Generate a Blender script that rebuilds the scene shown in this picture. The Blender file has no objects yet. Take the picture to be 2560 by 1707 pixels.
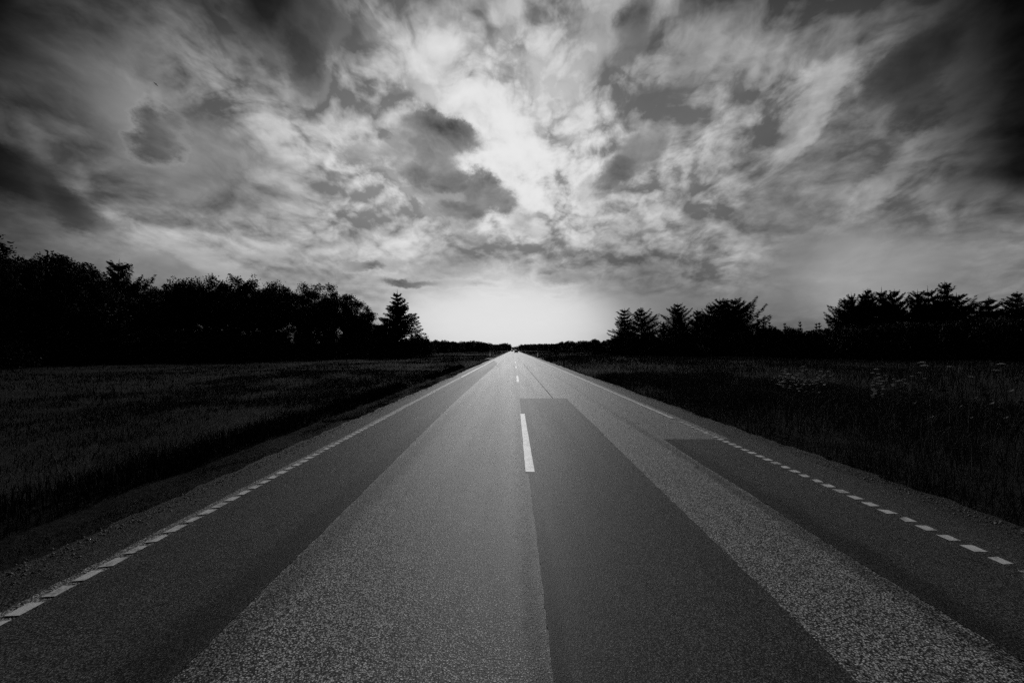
import bpy, bmesh, math, random
import numpy as np
from mathutils import Vector, Matrix, Euler

SC = bpy.context.scene
COL = SC.collection
RX, RY = 2560.0, 1707.0          # proportions of the view
FPX = 1015.0                     # focal length in the same units
EYE = 1.65                       # eye height over the road, metres
PITCH = math.atan((874.0 - RY / 2) / FPX)
YAW = math.atan((1284.0 - RX / 2) / FPX)
R = math.radians
rnd = random.Random(7)
rng = np.random.default_rng(11)

# ------------------------------------------------------------------ camera
cam_d = bpy.data.cameras.new("camera")
cam_d.sensor_width = 36.0
cam_d.lens = 36.0 * FPX / RX
cam_d.clip_start = 0.05
cam_d.clip_end = 20000
cam = bpy.data.objects.new("camera", cam_d)
cam.location = (0, 0, EYE)
cam.rotation_euler = Euler((R(90) + PITCH, 0, YAW), "XYZ")
COL.objects.link(cam)
SC.camera = cam
CAMROT = cam.rotation_euler.to_matrix()


def sky_dir(px, py):
    """direction in the world of a spot of the sky"""
    v = CAMROT @ Vector(((px - RX / 2) / FPX, -(py - RY / 2) / FPX, -1.0))
    return v.normalized()


# ------------------------------------------------------------------ node helpers
class NT:
    def __init__(s, tree):
        s.t = tree
        s.x = 0

    def n(s, kind, **kw):
        nd = s.t.nodes.new(kind)
        s.x += 1
        nd.location = ((s.x % 40) * 180, -(s.x // 40) * 220)
        for k, v in kw.items():
            setattr(nd, k, v)
        return nd

    def put(s, sock, v):
        if isinstance(v, bpy.types.NodeSocket):
            s.t.links.new(v, sock)
        else:
            sock.default_value = v

    def math(s, op, a, b=None, c=None, clamp=False):
        nd = s.n("ShaderNodeMath", operation=op, use_clamp=clamp)
        s.put(nd.inputs[0], a)
        if b is not None:
            s.put(nd.inputs[1], b)
        if c is not None:
            s.put(nd.inputs[2], c)
        return nd.outputs[0]

    def vmath(s, op, a, b=None, c=None):
        nd = s.n("ShaderNodeVectorMath", operation=op)
        s.put(nd.inputs[0], a)
        if b is not None:
            s.put(nd.inputs[1], b)
        if c is not None:
            s.put(nd.inputs[2], c)
        return nd.outputs["Value" if op in ("LENGTH", "DOT_PRODUCT", "DISTANCE") else "Vector"]

    def noise(s, vec, scale, detail=4.0, rough=0.5, dist=0.0, w=None):
        nd = s.n("ShaderNodeTexNoise")
        if w is not None:
            nd.noise_dimensions = "4D"
            nd.inputs["W"].default_value = w
        s.put(nd.inputs["Vector"], vec)
        nd.inputs["Scale"].default_value = scale
        nd.inputs["Detail"].default_value = detail
        nd.inputs["Roughness"].default_value = rough
        nd.inputs["Distortion"].default_value = dist
        return nd

    def ramp(s, fac, stops, interp="LINEAR"):
        nd = s.n("ShaderNodeValToRGB")
        cr = nd.color_ramp
        cr.interpolation = interp
        while len(cr.elements) < len(stops):
            cr.elements.new(0.5)
        for e, (p, v) in zip(cr.elements, stops):
            e.position = p
            e.color = (v, v, v, 1)
        s.put(nd.inputs[0], fac)
        return nd.outputs[0]

    def maprange(s, v, a, b, c, d, smooth=False):
        nd = s.n("ShaderNodeMapRange", interpolation_type="SMOOTHSTEP" if smooth else "LINEAR")
        s.put(nd.inputs[0], v)
        for i, q in enumerate((a, b, c, d)):
            s.put(nd.inputs[1 + i], q)
        return nd.outputs[0]

    def mixf(s, f, a, b):
        nd = s.n("ShaderNodeMix", data_type="FLOAT")
        s.put(nd.inputs[0], f)
        s.put(nd.inputs[2], a)
        s.put(nd.inputs[3], b)
        return nd.outputs[0]


# ------------------------------------------------------------------ sky
SUN_EL, SUN_AZ = R(30), R(-2)          # azimuth from +Y towards +X
EXPO = 0.0
world = bpy.data.worlds.new("World")
SC.world = world
world.use_nodes = True
W = NT(world.node_tree)
world.node_tree.nodes.clear()
geo = W.n("ShaderNodeTexCoord").outputs["Generated"]
dirv = W.vmath("NORMALIZE", geo)
sep = W.n("ShaderNodeSeparateXYZ")
W.put(sep.inputs[0], dirv)
zc = W.math("MAXIMUM", sep.outputs[2], 0.0)
# position on a flat cloud layer overhead, so clouds shrink and flatten to the horizon
den = W.math("ADD", zc, 0.36)
lay = W.n("ShaderNodeCombineXYZ")
W.put(lay.inputs[0], W.math("DIVIDE", sep.outputs[0], den))
W.put(lay.inputs[1], W.math("MULTIPLY", W.math("DIVIDE", sep.outputs[1], den), 0.85))
lay = lay.outputs[0]


def warp(vec, scale, amp, detail, shift, rough):
    nz = W.noise(W.vmath("ADD", lay, shift), scale, detail, rough)
    off = W.vmath("SUBTRACT", nz.outputs["Color"], (0.5, 0.5, 0.5))
    sc = W.n("ShaderNodeVectorMath", operation="SCALE")
    W.put(sc.inputs[0], off)
    W.put(sc.inputs["Scale"], amp)
    return W.vmath("ADD", vec, sc.outputs[0])


# smaller shift towards the horizon, where the clouds are smaller
dwarp = warp(dirv, 4.0, W.maprange(zc, 0.10, 0.42, 0.06, 0.15), 8.0, (3.1, 7.7, 0.4), 0.66)


def blob_sum(vec, items, start=0.0):
    acc = start
    for (px, py, rx, ry, ang, wt) in items:
        c = sky_dir(px, py)
        a = R(ang)
        p1 = sky_dir(px + rx * math.cos(a), py + rx * math.sin(a)) - c
        p2 = sky_dir(px - ry * math.sin(a), py + ry * math.cos(a)) - c
        e1 = (p1 - c * p1.dot(c)).normalized()
        e2 = c.cross(e1).normalized()
        x = W.vmath("DOT_PRODUCT", vec, e1 * (1.32 / p1.length))
        y = W.vmath("DOT_PRODUCT", vec, e2 * (1.32 / p2.length))
        r2 = W.math("MULTIPLY_ADD", x, x, W.math("MULTIPLY", y, y))
        acc = W.math("ADD", acc, W.maprange(r2, 1.0, 0.0, 0.0, wt, True))
    return acc


# dark, thick clouds: (place, half sizes, tilt, amount)
DARK = [
    (2270, 200, 360, 130, -52, 0.75),
    (1270, 30, 150, 130, 80, 0.5),
    # thin places
    (1360, 280, 330, 330, 0, -0.30), (1010, 130, 200, 180, 0, -0.2), (570, 440, 330, 170, 20, -0.2), (1700, 520, 360, 140, -10, -0.15),
    # great dark cloud, top left of the middle
    (735, 40, 290, 220, 70, 1.15), (775, 190, 190, 110, 100, 0.85), (640, 0, 170, 150, 60, 0.40), (690, 275, 150, 90, 60, 0.35), (860, 60, 130, 90, 80, 0.3),
    # lone dark puff
    (412, 345, 135, 125, 50, 1.45),
    # dark bank low at the left
    (90, 470, 320, 140, 38, 0.9), (230, 545, 190, 85, 30, 0.45), (-30, 420, 160, 160, 0, 0.4),
    # dark puffs in the middle
    (1100, 345, 215, 110, 3, 1.2), (1010, 400, 120, 90, 30, 0.5), (1090, 430, 170, 70, 10, 0.5), (920, 397, 140, 75, 3, 0.95), (1150, 485, 250, 110, 8, 0.85), (1240, 480, 130, 90, -10, 0.4),
    (1130, 550, 150, 80, 0, 0.95), (1040, 262, 260, 95, 12, 0.45), (1300, 505, 120, 90, -20, 0.45), (1010, 465, 120, 65, 0, 0.45),
    # slanting dark cloud right of the middle
    (1600, 390, 235, 105, -50, 1.0), (1500, 470, 140, 85, -30, 0.7),
    # dark streaks up right
    (1560, 110, 300, 100, -65, 0.62), (1740, 130, 280, 130, -60, 0.5), (1900, 130, 280, 140, -50, 0.45),
    (2360, 150, 520, 260, -40, 1.0), (2480, 320, 380, 140, -30, 0.45), (2400, 470, 300, 70, -25, 0.4), (2300, 300, 200, 80, -35, 0.35),
    # small flat clouds low down
    (890, 664, 90, 30, 0, 0.75), (965, 655, 95, 38, 0, 0.55), (1120, 705, 250, 26, 0, 0.62), (1415, 690, 150, 48, 0, 0.75),
    (1610, 668, 150, 48, -4, 0.62), (1180, 610, 95, 40, 0, 0.7), (1330, 568, 110, 60, 0, 0.65), (1415, 737, 90, 20, 0, 0.5),
    (700, 650, 220, 55, -5, 0.45), (1250, 735, 100, 16, 0, 0.42), (1360, 660, 95, 36, 0, 0.5), (900, 705, 300, 30, 0, 0.42), (1480, 610, 90, 36, 0, 0.15),
]
# bright, thin cloud
VEIL = [
    (412, 330, 330, 230, 30, 0.25),
    (1330, 310, 560, 420, -10, 0.30),
    (930, 150, 120, 260, 15, 0.35), (480, 520, 300, 120, 20, 0.12),
    (1360, 230, 240, 300, 20, 0.40), (1350, 320, 260, 240, 0, 0.6),
    (1330, 300, 420, 420, 0, 0.30), (1250, 500, 500, 260, 0, 0.2), (1650, 480, 400, 220, -30, 0.15),
    (1030, 150, 330, 300, 10, 0.30), (1000, 120, 220, 220, 20, 0.6), (1550, 590, 300, 80, 0, 0.25), (1350, 330, 400, 330, -30, 0.26), (1080, 215, 170, 60, 35, 0.25), (1300, 600, 620, 200, 0, 0.18), (1290, 800, 800, 160, 0, 0.6),
    (520, 140, 360, 80, 52, 0.40), (330, 260, 350, 120, 35, 0.26), (200, 450, 440, 60, 42, 0.34), (500, 640, 350, 50, 26, 0.45), (380, 590, 220, 50, 30, 0.15),
    (850, 560, 360, 120, 20, 0.36), (640, 640, 280, 70, 10, 0.2), (660, 260, 220, 120, 40, 0.2),
    (2060, 250, 460, 70, -52, 0.95), (2200, 450, 270, 70, -50, 0.85), (1950, 420, 320, 130, -20, 0.25), (1700, 560, 380, 100, 0, 0.2),
    (2330, 400, 220, 50, -35, 0.3), (1470, 230, 220, 100, -60, 0.2), (1700, 300, 300, 160, -50, 0.12),
    (560, 420, 260, 130, 20, -0.25), (330, 130, 230, 120, 40, -0.25), (1900, 560, 300, 60, -10, -0.15), (800, 440, 160, 60, 20, -0.2), (1270, 60, 150, 120, 80, -0.1),
]
# where the cover is smooth and without detail
CALM = [
    (330, 330, 420, 330, 30, 0.4), (2050, 480, 620, 260, -20, 0.4),
    (2150, 690, 900, 210, -4, 0.9), (1290, 800, 900, 230, 0, 0.97), (1750, 790, 480, 120, 0, 0.5), (560, 420, 420, 200, 20, 0.55),
    (150, 90, 460, 300, 30, 0.45), (2420, 200, 480, 340, -30, 0.5), (730, 60, 300, 190, 70, 0.45), (300, 640, 700, 120, 15, 0.5), (800, 660, 700, 120, 0, 0.4),
]
# light of the veiled sun through the cover
GLOW = [
    (1270, 200, 1050, 720, 0, 0.36), (1060, 160, 440, 340, 0, 0.05), (1340, 340, 480, 400, 0, 0.09),
    (1260, 850, 480, 280, 0, 0.37), (1260, 600, 1000, 460, 0, 0.24), (640, 430, 720, 520, 10, 0.36), (1950, 430, 1000, 640, -10, 0.36),
    (560, 700, 900, 240, 5, 0.14), (2350, 720, 1000, 360, -5, 0.34), (1290, 850, 1900, 380, 0, 0.10),
    (-60, 260, 560, 560, 0, -0.14), (2680, 60, 1100, 900, 0, -0.05),
]
dark = blob_sum(dwarp, DARK, -0.09)
veil = blob_sum(dwarp, VEIL, 0.16)
calm = blob_sum(dirv, CALM, 0.0)
glow = blob_sum(dirv, GLOW, 0.025)
# levels off smoothly where little light comes through
glow = W.math("MULTIPLY", W.math("ADD", glow, W.math("SQRT", W.math("MULTIPLY_ADD", glow, glow, 0.0012))), 0.5)
lp = W.vmath("ADD", lay, (11.3, 4.1, 0.7))
# clouds are lit on the side towards the higher sky, where the veiled sun stands
def field(p, octaves):
    """rolling cloud tops: soft noise broken into rounded heads"""
    f = W.noise(p, 3.3, octaves, 0.56, 0.1).outputs["Fac"]
    q = W.vmath("ADD", p, W.vmath("MULTIPLY", W.noise(p, 5.0, 3.0, 0.55).outputs["Color"], (0.22, 0.22, 0.0)))
    v = W.n("ShaderNodeTexVoronoi", feature="F1", voronoi_dimensions="2D")
    W.put(v.inputs["Vector"], q)
    v.inputs["Scale"].default_value = 4.6
    v.inputs["Detail"].default_value = 4.0
    v.inputs["Roughness"].default_value = 0.5
    v.inputs["Lacunarity"].default_value = 2.3
    heads = W.math("SUBTRACT", 0.52, v.outputs["Distance"])
    return W.math("MULTIPLY_ADD", heads, 0.29, f)


n1 = field(lp, 8.0)
n2 = field(W.vmath("ADD", lp, (0.010, -0.038, 0.0)), 8.0)
amp = W.math("SUBTRACT", 1.0, W.math("MINIMUM", calm, 0.95))
amp = W.math("MULTIPLY", amp, W.maprange(zc, 0.03, 0.40, 0.25, 1.0))
det = W.math("MULTIPLY", W.math("SUBTRACT", n1, 0.5), amp)
relief = W.math("MAXIMUM", W.math("MULTIPLY", W.math("SUBTRACT", n1, n2), amp), -0.07)
raw = W.math("MULTIPLY", W.math("SUBTRACT", n1, 0.5), W.maprange(zc, 0.03, 0.40, 0.45, 1.0))
veilc = W.maprange(W.math("MULTIPLY_ADD", det, 4.4, veil), -0.22, 0.98, 0.0, 1.0, True)
dk = W.math("MULTIPLY_ADD", raw, 1.5, dark)
darkc = W.maprange(dk, 0.10, 0.95, 0.0, 1.0, True)
light = W.math("MULTIPLY_ADD", raw, 0.12, W.mixf(veilc, 0.50, 1.0))
light = W.math("MULTIPLY_ADD", relief, 2.8, light)
halo = W.maprange(dk, -0.06, 0.28, 0.0, 0.09, True)
light = W.math("ADD", light, halo)
depth = W.maprange(dk, 0.35, 1.40, 0.33, 0.11)
darklight = W.math("MAXIMUM", W.math("MULTIPLY_ADD", relief, 0.6, W.math("MULTIPLY_ADD", raw, -0.45, depth)), 0.07)
through = W.math("MAXIMUM", W.mixf(darkc, light, darklight), 0.05)
sky = W.n("ShaderNodeTexSky", sky_type="NISHITA")
sky.sun_disc = False
sky.sun_elevation = SUN_EL
sky.sun_rotation = SUN_AZ
sky.air_density = 1.0
sky.dust_density = 1.0
bw = W.n("ShaderNodeRGBToBW")
W.put(bw.inputs[0], sky.outputs[0])
# the cover scatters the light, so the blue sky's own differences are weakened
base = W.math("POWER", bw.outputs[0], 0.4)
lum = W.math("MULTIPLY", W.math("MULTIPLY", through, glow), base)
lum = W.math("MULTIPLY", lum, 5.0)
# thick cloud light levels off
lum = W.math("DIVIDE", lum, W.math("POWER", W.math("ADD", W.math("POWER", W.math("DIVIDE", lum, 8.3), 4.0), 1.0), 0.25))
bg = W.n("ShaderNodeBackground")
W.put(bg.inputs["Color"], lum)
bg.inputs["Strength"].default_value = 0.10
wo = W.n("ShaderNodeOutputWorld")
W.put(wo.inputs[0], bg.outputs[0])

sun_d = bpy.data.lights.new("sun", "SUN")
sun_d.energy = 1.05
sun_d.angle = R(10)
sun_d.color = (1, 1, 1)
sun = bpy.data.objects.new("sun", sun_d)
sd = Vector((math.sin(SUN_AZ) * math.cos(SUN_EL), math.cos(SUN_AZ) * math.cos(SUN_EL), math.sin(SUN_EL)))
sun.rotation_euler = sd.to_track_quat("Z", "Y").to_euler()
sun.location = (0, 60, 60)
COL.objects.link(sun)

SC.view_settings.view_transform = "Standard"
SC.view_settings.look = "None"
SC.view_settings.gamma = 1.0
SC.view_settings.use_curve_mapping = False
SC.view_settings.exposure = EXPO
world.cycles.sampling_method = "NONE"
SC.cycles.max_bounces = 4
SC.cycles.diffuse_bounces = 2
SC.cycles.glossy_bounces = 2
SC.cycles.adaptive_min_samples = 12
SC.cycles.use_denoising = False
SC.cycles.use_adaptive_sampling = True
SC.cycles.adaptive_threshold = 0.02

# ------------------------------------------------------------------ objects
def link(name, mesh, mat=None, parent=None):
    o = bpy.data.objects.new(name, mesh)
    if mat is not None:
        mesh.materials.append(mat)
    if parent is not None:
        o.parent = parent
    COL.objects.link(o)
    return o


def tag(o, label=None, cat=None, group=None, kind=None):
    if label:
        o["label"] = label
    if cat:
        o["category"] = cat
    if group:
        o["group"] = group
    if kind:
        o["kind"] = kind
    return o


def thing(name, loc, rz=0.0):
    o = bpy.data.objects.new(name, None)
    o.empty_display_size = 0.3
    o.location = loc
    o.rotation_euler = (0, 0, rz)
    COL.objects.link(o)
    return o


def copy_tree(o, parent=None):
    c = o.copy()
    COL.objects.link(c)
    if parent is not None:
        c.parent = parent
    for ch in o.children:
        copy_tree(ch, c)
    return c


def mesh_np(name, V, F, smooth=False):
    """V (n,3), F (m,k) all with the same number of corners"""
    V = np.asarray(V, np.float32)
    F = np.asarray(F, np.int32)
    me = bpy.data.meshes.new(name)
    me.vertices.add(len(V))
    me.vertices.foreach_set("co", V.ravel())
    m, k = F.shape
    me.loops.add(m * k)
    me.loops.foreach_set("vertex_index", F.ravel())
    me.polygons.add(m)
    me.polygons.foreach_set("loop_start", np.arange(0, m * k, k, dtype=np.int32))
    if smooth:
        me.polygons.foreach_set("use_smooth", np.ones(m, bool))
    me.update(calc_edges=True)
    return me


def mesh_py(name, V, F, smooth=False):
    me = bpy.data.meshes.new(name)
    me.from_pydata([tuple(v) for v in V], [], [tuple(f) for f in F])
    if smooth:
        for p in me.polygons:
            p.use_smooth = True
    me.update()
    return me


class MB:
    """collects boxes, tubes and sheets into one mesh"""
    def __init__(s):
        s.V, s.F = [], []

    def add(s, V, F):
        b = len(s.V)
        s.V += [tuple(v) for v in V]
        s.F += [tuple(b + i for i in f) for f in F]

    def box(s, c, d, taper=1.0):
        x, y, z = (q / 2 for q in d)
        V = [(c[0] + sx * x * (taper if sz > 0 else 1), c[1] + sy * y * (taper if sz > 0 else 1), c[2] + sz * z)
             for sz in (-1, 1) for sx, sy in ((-1, -1), (1, -1), (1, 1), (-1, 1))]
        s.add(V, [(3, 2, 1, 0), (4, 5, 6, 7), (0, 1, 5, 4), (1, 2, 6, 5), (2, 3, 7, 6), (3, 0, 4, 7)])

    def tube(s, pts, rad, n=6, cap=True):
        pts = [Vector(p) for p in pts]
        V, F = [], []
        for i, p in enumerate(pts):
            t = (pts[min(i + 1, len(pts) - 1)] - pts[max(i - 1, 0)]).normalized()
            a = t.orthogonal().normalized() if abs(t.z) < 0.9 else Vector((1, 0, 0)).cross(t).normalized()
            b = t.cross(a)
            for k in range(n):
                w = 2 * math.pi * k / n
                V.append(p + (a * math.cos(w) + b * math.sin(w)) * rad[i])
        for i in range(len(pts) - 1):
            for k in range(n):
                F.append((i * n + k, i * n + (k + 1) % n, (i + 1) * n + (k + 1) % n, (i + 1) * n + k))
        if cap:
            F.append(tuple(range(n))[::-1])
            F.append(tuple((len(pts) - 1) * n + k for k in range(n)))
        s.add(V, F)

    def mesh(s, name, smooth=False):
        return mesh_py(name, s.V, s.F, smooth)

    def build(s, name, mat, parent=None, smooth=False):
        return link(name, s.mesh(name, smooth), mat, parent)


# ------------------------------------------------------------------ materials (all neutral: the view has no colour)
def new_mat(name):
    m = bpy.data.materials.new(name)
    m.use_nodes = True
    m.node_tree.nodes.clear()
    t = NT(m.node_tree)
    out = t.n("ShaderNodeOutputMaterial")
    b = t.n("ShaderNodeBsdfPrincipled")
    t.put(out.inputs[0], b.outputs[0])
    return m, t, b


def simple(name, v, rough=0.8, spec=0.3, var=0.0, scale=8.0):
    m, t, b = new_mat(name)
    if var:
        tc = t.n("ShaderNodeTexCoord").outputs["Object"]
        nz = t.noise(tc, scale, 4.0, 0.6).outputs["Fac"]
        t.put(b.inputs["Base Color"], t.ramp(nz, [(0.25, v * (1 - var)), (0.75, v * (1 + var))]))
    else:
        b.inputs["Base Color"].default_value = (v, v, v, 1)
    b.inputs["Roughness"].default_value = rough
    b.inputs["Specular IOR Level"].default_value = spec
    return m


def asphalt(name, lo, hi, grain, rough, bump, spec, mott=0.25, bleed=()):
    """stone chips of their own grey in dark binder"""
    m, t, b = new_mat(name)
    pos = t.n("ShaderNodeNewGeometry").outputs["Position"]
    vo = t.n("ShaderNodeTexVoronoi", feature="F1")
    t.put(vo.inputs["Vector"], pos)
    vo.inputs["Scale"].default_value = grain
    bwn = t.n("ShaderNodeRGBToBW")
    t.put(bwn.inputs[0], vo.outputs["Color"])
    edge = t.maprange(vo.outputs["Distance"], 0.25, 0.75, 1.0, 0.0, True)
    chip = t.math("MULTIPLY", t.maprange(bwn.outputs[0], 0.15, 0.85, 0.0, 1.0), edge)
    big = t.noise(pos, 0.9, 5.0, 0.6).outputs["Fac"]
    fine = t.noise(pos, grain * 0.6, 3.0, 0.6).outputs["Fac"]
    mid = t.noise(pos, 7.0, 4.0, 0.6).outputs["Fac"]
    # long streaks along the wheel tracks
    mp = t.n("ShaderNodeMapping")
    t.put(mp.inputs[0], pos)
    mp.inputs["Scale"].default_value = (1.5, 0.04, 1.0)
    streak = t.noise(mp.outputs[0], 1.0, 4.0, 0.6).outputs["Fac"]
    k = t.math("ADD", t.math("MULTIPLY", t.math("SUBTRACT", big, 0.5), mott), t.math("MULTIPLY", t.math("SUBTRACT", streak, 0.5), mott * 1.6))
    k = t.math("ADD", k, t.math("MULTIPLY", t.math("SUBTRACT", fine, 0.5), 2.2))
    k = t.math("ADD", k, t.math("MULTIPLY", t.math("SUBTRACT", mid, 0.5), mott * 1.2))
    k = t.math("ADD", k, 1.0)
    col = t.math("MULTIPLY", t.mixf(chip, lo, hi), t.math("MAXIMUM", k, 0.2))
    # drips and tar spots
    spots = t.noise(pos, 3.2, 5.0, 0.55, 0.4).outputs["Fac"]
    col = t.math("MULTIPLY", col, t.maprange(spots, 0.66, 0.72, 1.0, 0.55, True))
    # bitumen that bled out along the joints, ragged
    if bleed:
        sx = t.n("ShaderNodeSeparateXYZ")
        t.put(sx.inputs[0], pos)
        ragged = t.math("MULTIPLY", t.math("SUBTRACT", t.noise(pos, 2.6, 6.0, 0.7).outputs["Fac"], 0.5), 0.35)
        for (x0, half) in bleed:
            d = t.math("ABSOLUTE", t.math("ADD", t.math("SUBTRACT", sx.outputs[0], x0), ragged))
            col = t.math("MULTIPLY", col, t.maprange(d, half * 0.2, half * 1.3, 0.5, 1.0, True))
    t.put(b.inputs["Base Color"], col)
    b.inputs["Roughness"].default_value = rough
    t.put(b.inputs["Roughness"], t.math("MULTIPLY_ADD", t.math("SUBTRACT", streak, 0.5), 0.22, rough))
    b.inputs["Specular IOR Level"].default_value = spec
    bp = t.n("ShaderNodeBump")
    bp.inputs["Strength"].default_value = bump
    bp.inputs["Distance"].default_value = 0.006
    t.put(bp.inputs["Height"], t.math("ADD", t.math("MULTIPLY", chip, 0.7), fine))
    t.put(b.inputs["Normal"], bp.outputs[0])
    return m


M_CHIP = asphalt("chip_seal_asphalt", 0.028, 0.84, 105.0, 0.46, 0.5, 0.12, 0.5, ((-1.62, 0.18), (0.12, 0.07), (2.62, 0.10)))
M_SMOOTH = asphalt("fine_dark_asphalt", 0.024, 0.22, 120.0, 0.50, 0.25, 0.075, 0.5, ((-1.84, 0.22), (2.80, 0.18), (0.24, 0.08)))
M_SHOULD = asphalt("worn_shoulder_asphalt", 0.012, 0.20, 100.0, 0.5, 0.5, 0.06, 0.5)
M_SEAM = simple("bitumen_seam", 0.012, 0.95, 0.05, 0.4, 20)
M_GRAVEL = asphalt("pale_gravel", 0.08, 0.24, 45.0, 0.7, 0.8, 0.3)


def paint_mat():
    m, t, b = new_mat("worn_white_paint")
    pos = t.n("ShaderNodeNewGeometry").outputs["Position"]
    a = t.noise(pos, 85.0, 5.0, 0.7).outputs["Fac"]
    c = t.noise(pos, 6.0, 4.0, 0.6).outputs["Fac"]
    k = t.math("ADD", t.math("MULTIPLY", a, 0.5), t.math("MULTIPLY", c, 0.6))
    t.put(b.inputs["Base Color"], t.ramp(k, [(0.44, 0.07), (0.495, 0.55), (0.60, 0.85)]))
    b.inputs["Roughness"].default_value = 0.42
    b.inputs["Specular IOR Level"].default_value = 0.4
    bp = t.n("ShaderNodeBump")
    bp.inputs["Strength"].default_value = 0.25
    bp.inputs["Distance"].default_value = 0.003
    t.put(bp.inputs["Height"], a)
    t.put(b.inputs["Normal"], bp.outputs[0])
    return m


M_PAINT = paint_mat()


def ground_mat():
    m, t, b = new_mat("field_soil_and_turf")
    pos = t.n("ShaderNodeNewGeometry").outputs["Position"]
    a = t.noise(pos, 0.35, 6.0, 0.62).outputs["Fac"]
    c = t.noise(pos, 9.0, 6.0, 0.7).outputs["Fac"]
    k = t.math("ADD", t.math("MULTIPLY", a, 0.5), t.math("MULTIPLY", c, 0.5))
    t.put(b.inputs["Base Color"], t.ramp(k, [(0.36, 0.009), (0.5, 0.022), (0.64, 0.042)]))
    b.inputs["Roughness"].default_value = 0.95
    b.inputs["Specular IOR Level"].default_value = 0.05
    bp = t.n("ShaderNodeBump")
    bp.inputs["Strength"].default_value = 0.9
    bp.inputs["Distance"].default_value = 0.05
    t.put(bp.inputs["Height"], c)
    t.put(b.inputs["Normal"], bp.outputs[0])
    return m


M_GROUND = ground_mat()
M_GRASS = simple("grass_blades", 0.028, 0.9, 0.03, 0.75, 0.6)
M_TALL = simple("tall_grass_blades", 0.058, 0.9, 0.03, 0.75, 0.5)
M_VERGE = simple("cropped_grass_blades", 0.085, 0.9, 0.03, 0.5, 1.5)
M_DRY = simple("dry_grass_blades", 0.10, 0.9, 0.03, 0.4, 2.0)
M_LEAF = simple("broad_leaves", 0.030, 0.75, 0.12, 0.5, 0.8)
M_NEEDLE = simple("conifer_needles", 0.022, 0.8, 0.1, 0.5, 0.8)
M_BARK = simple("tree_bark", 0.045, 0.9, 0.1, 0.5, 6.0)

# ------------------------------------------------------------------ ground
def ground_z(x, y):
    x = np.asarray(x, float)
    y = np.asarray(y, float)
    z = np.full(np.broadcast(x, y).shape, -0.05)
    # low bank where the uncut grass starts, shallow dip before it
    z = z - 0.10 * np.exp(-((x + 4.6) / 0.35) ** 2) - 0.08 * np.exp(-((x - 5.1) / 0.35) ** 2)
    z = z + 0.10 * np.clip((-x - 4.7) / 0.6, 0, 1) + 0.06 * np.clip((x - 5.3) / 0.8, 0, 1)
    far = np.clip((np.abs(x) - 6) / 6, 0, 1)
    z = z + far * (0.16 * np.sin(x * 0.21 + 0.7) * np.sin(y * 0.13) + 0.06 * np.sin(x * 0.9 + y * 0.6) * np.sin(y * 0.77 - x * 0.3))
    near = np.clip((np.abs(x) - 3.9) / 0.6, 0, 1)
    z = z + near * 0.02 * np.sin(x * 5.1 + y * 1.3) * np.sin(y * 3.7 + x)
    return z


def build_ground():
    xs = np.concatenate([-np.geomspace(4000, 60, 22), np.linspace(-58, -12, 47), np.linspace(-11.6, -5.8, 24), np.linspace(-5.6, -3.6, 28),
                         [-3.0, -1.5, 0, 1.5, 3.0], np.linspace(4.0, 6.4, 30), np.linspace(6.7, 12, 24), np.linspace(13, 60, 48), np.geomspace(64, 4000, 22)])
    ys = np.concatenate([-np.geomspace(600, 8, 12), np.linspace(-5, 20, 150), np.linspace(20.5, 60, 80), np.linspace(61, 170, 110), np.geomspace(174, 6000, 40)])
    X, Y = np.meshgrid(xs, ys)
    Z = ground_z(X, Y)
    V = np.stack([X, Y, Z], -1).reshape(-1, 3)
    nx, ny = len(xs), len(ys)
    i = np.arange(ny - 1)[:, None] * nx + np.arange(nx - 1)[None, :]
    F = np.stack([i, i + 1, i + nx + 1, i + nx], -1).reshape(-1, 4)
    o = link("ground", mesh_np("ground", V, F, True), M_GROUND)
    tag(o, kind="structure")


build_ground()

# ------------------------------------------------------------------ road
YS = np.concatenate([np.arange(-6, 0, 0.2), np.arange(0, 14, 0.03), np.arange(14, 30, 0.09), np.arange(30, 90, 0.5), np.arange(90, 300, 4.0), np.geomspace(300, 2600, 20)])


def wob(y, seed, amp, fine=1.0):
    """ragged run of an edge"""
    r = np.random.default_rng(seed)
    out = np.zeros_like(y)
    for f, a in ((0.21, 1.0), (0.63, 0.7), (1.7, 0.5), (4.3, 0.45 * fine), (9.7, 0.4 * fine), (21.0, 0.3 * fine)):
        out += a * np.sin(y * f + r.uniform(0, 6.28)) * np.sin(y * f * 0.37 + r.uniform(0, 6.28))
    jag = np.repeat(r.normal(0, 1, len(y) // 2 + 1), 2)[:len(y)] * np.clip(1.2 - np.abs(y) / 14, 0, 1)
    return out * amp + jag * 0.003 * fine


def strip(name, xl, xr, ys, z, mat, kind="structure", nx=2):
    n = len(ys)
    V = np.zeros((n, nx, 3))
    for k in range(nx):
        f = k / (nx - 1)
        V[:, k, 0] = xl * (1 - f) + xr * f
        V[:, k, 1] = ys
        V[:, k, 2] = z
    i = np.arange(n - 1)[:, None] * nx + np.arange(nx - 1)[None, :]
    F = np.stack([i, i + 1, i + nx + 1, i + nx], -1).reshape(-1, 4)
    o = link(name, mesh_np(name, V.reshape(-1, 3), F), mat)
    tag(o, kind=kind)
    return o


one = np.ones_like(YS)
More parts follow.
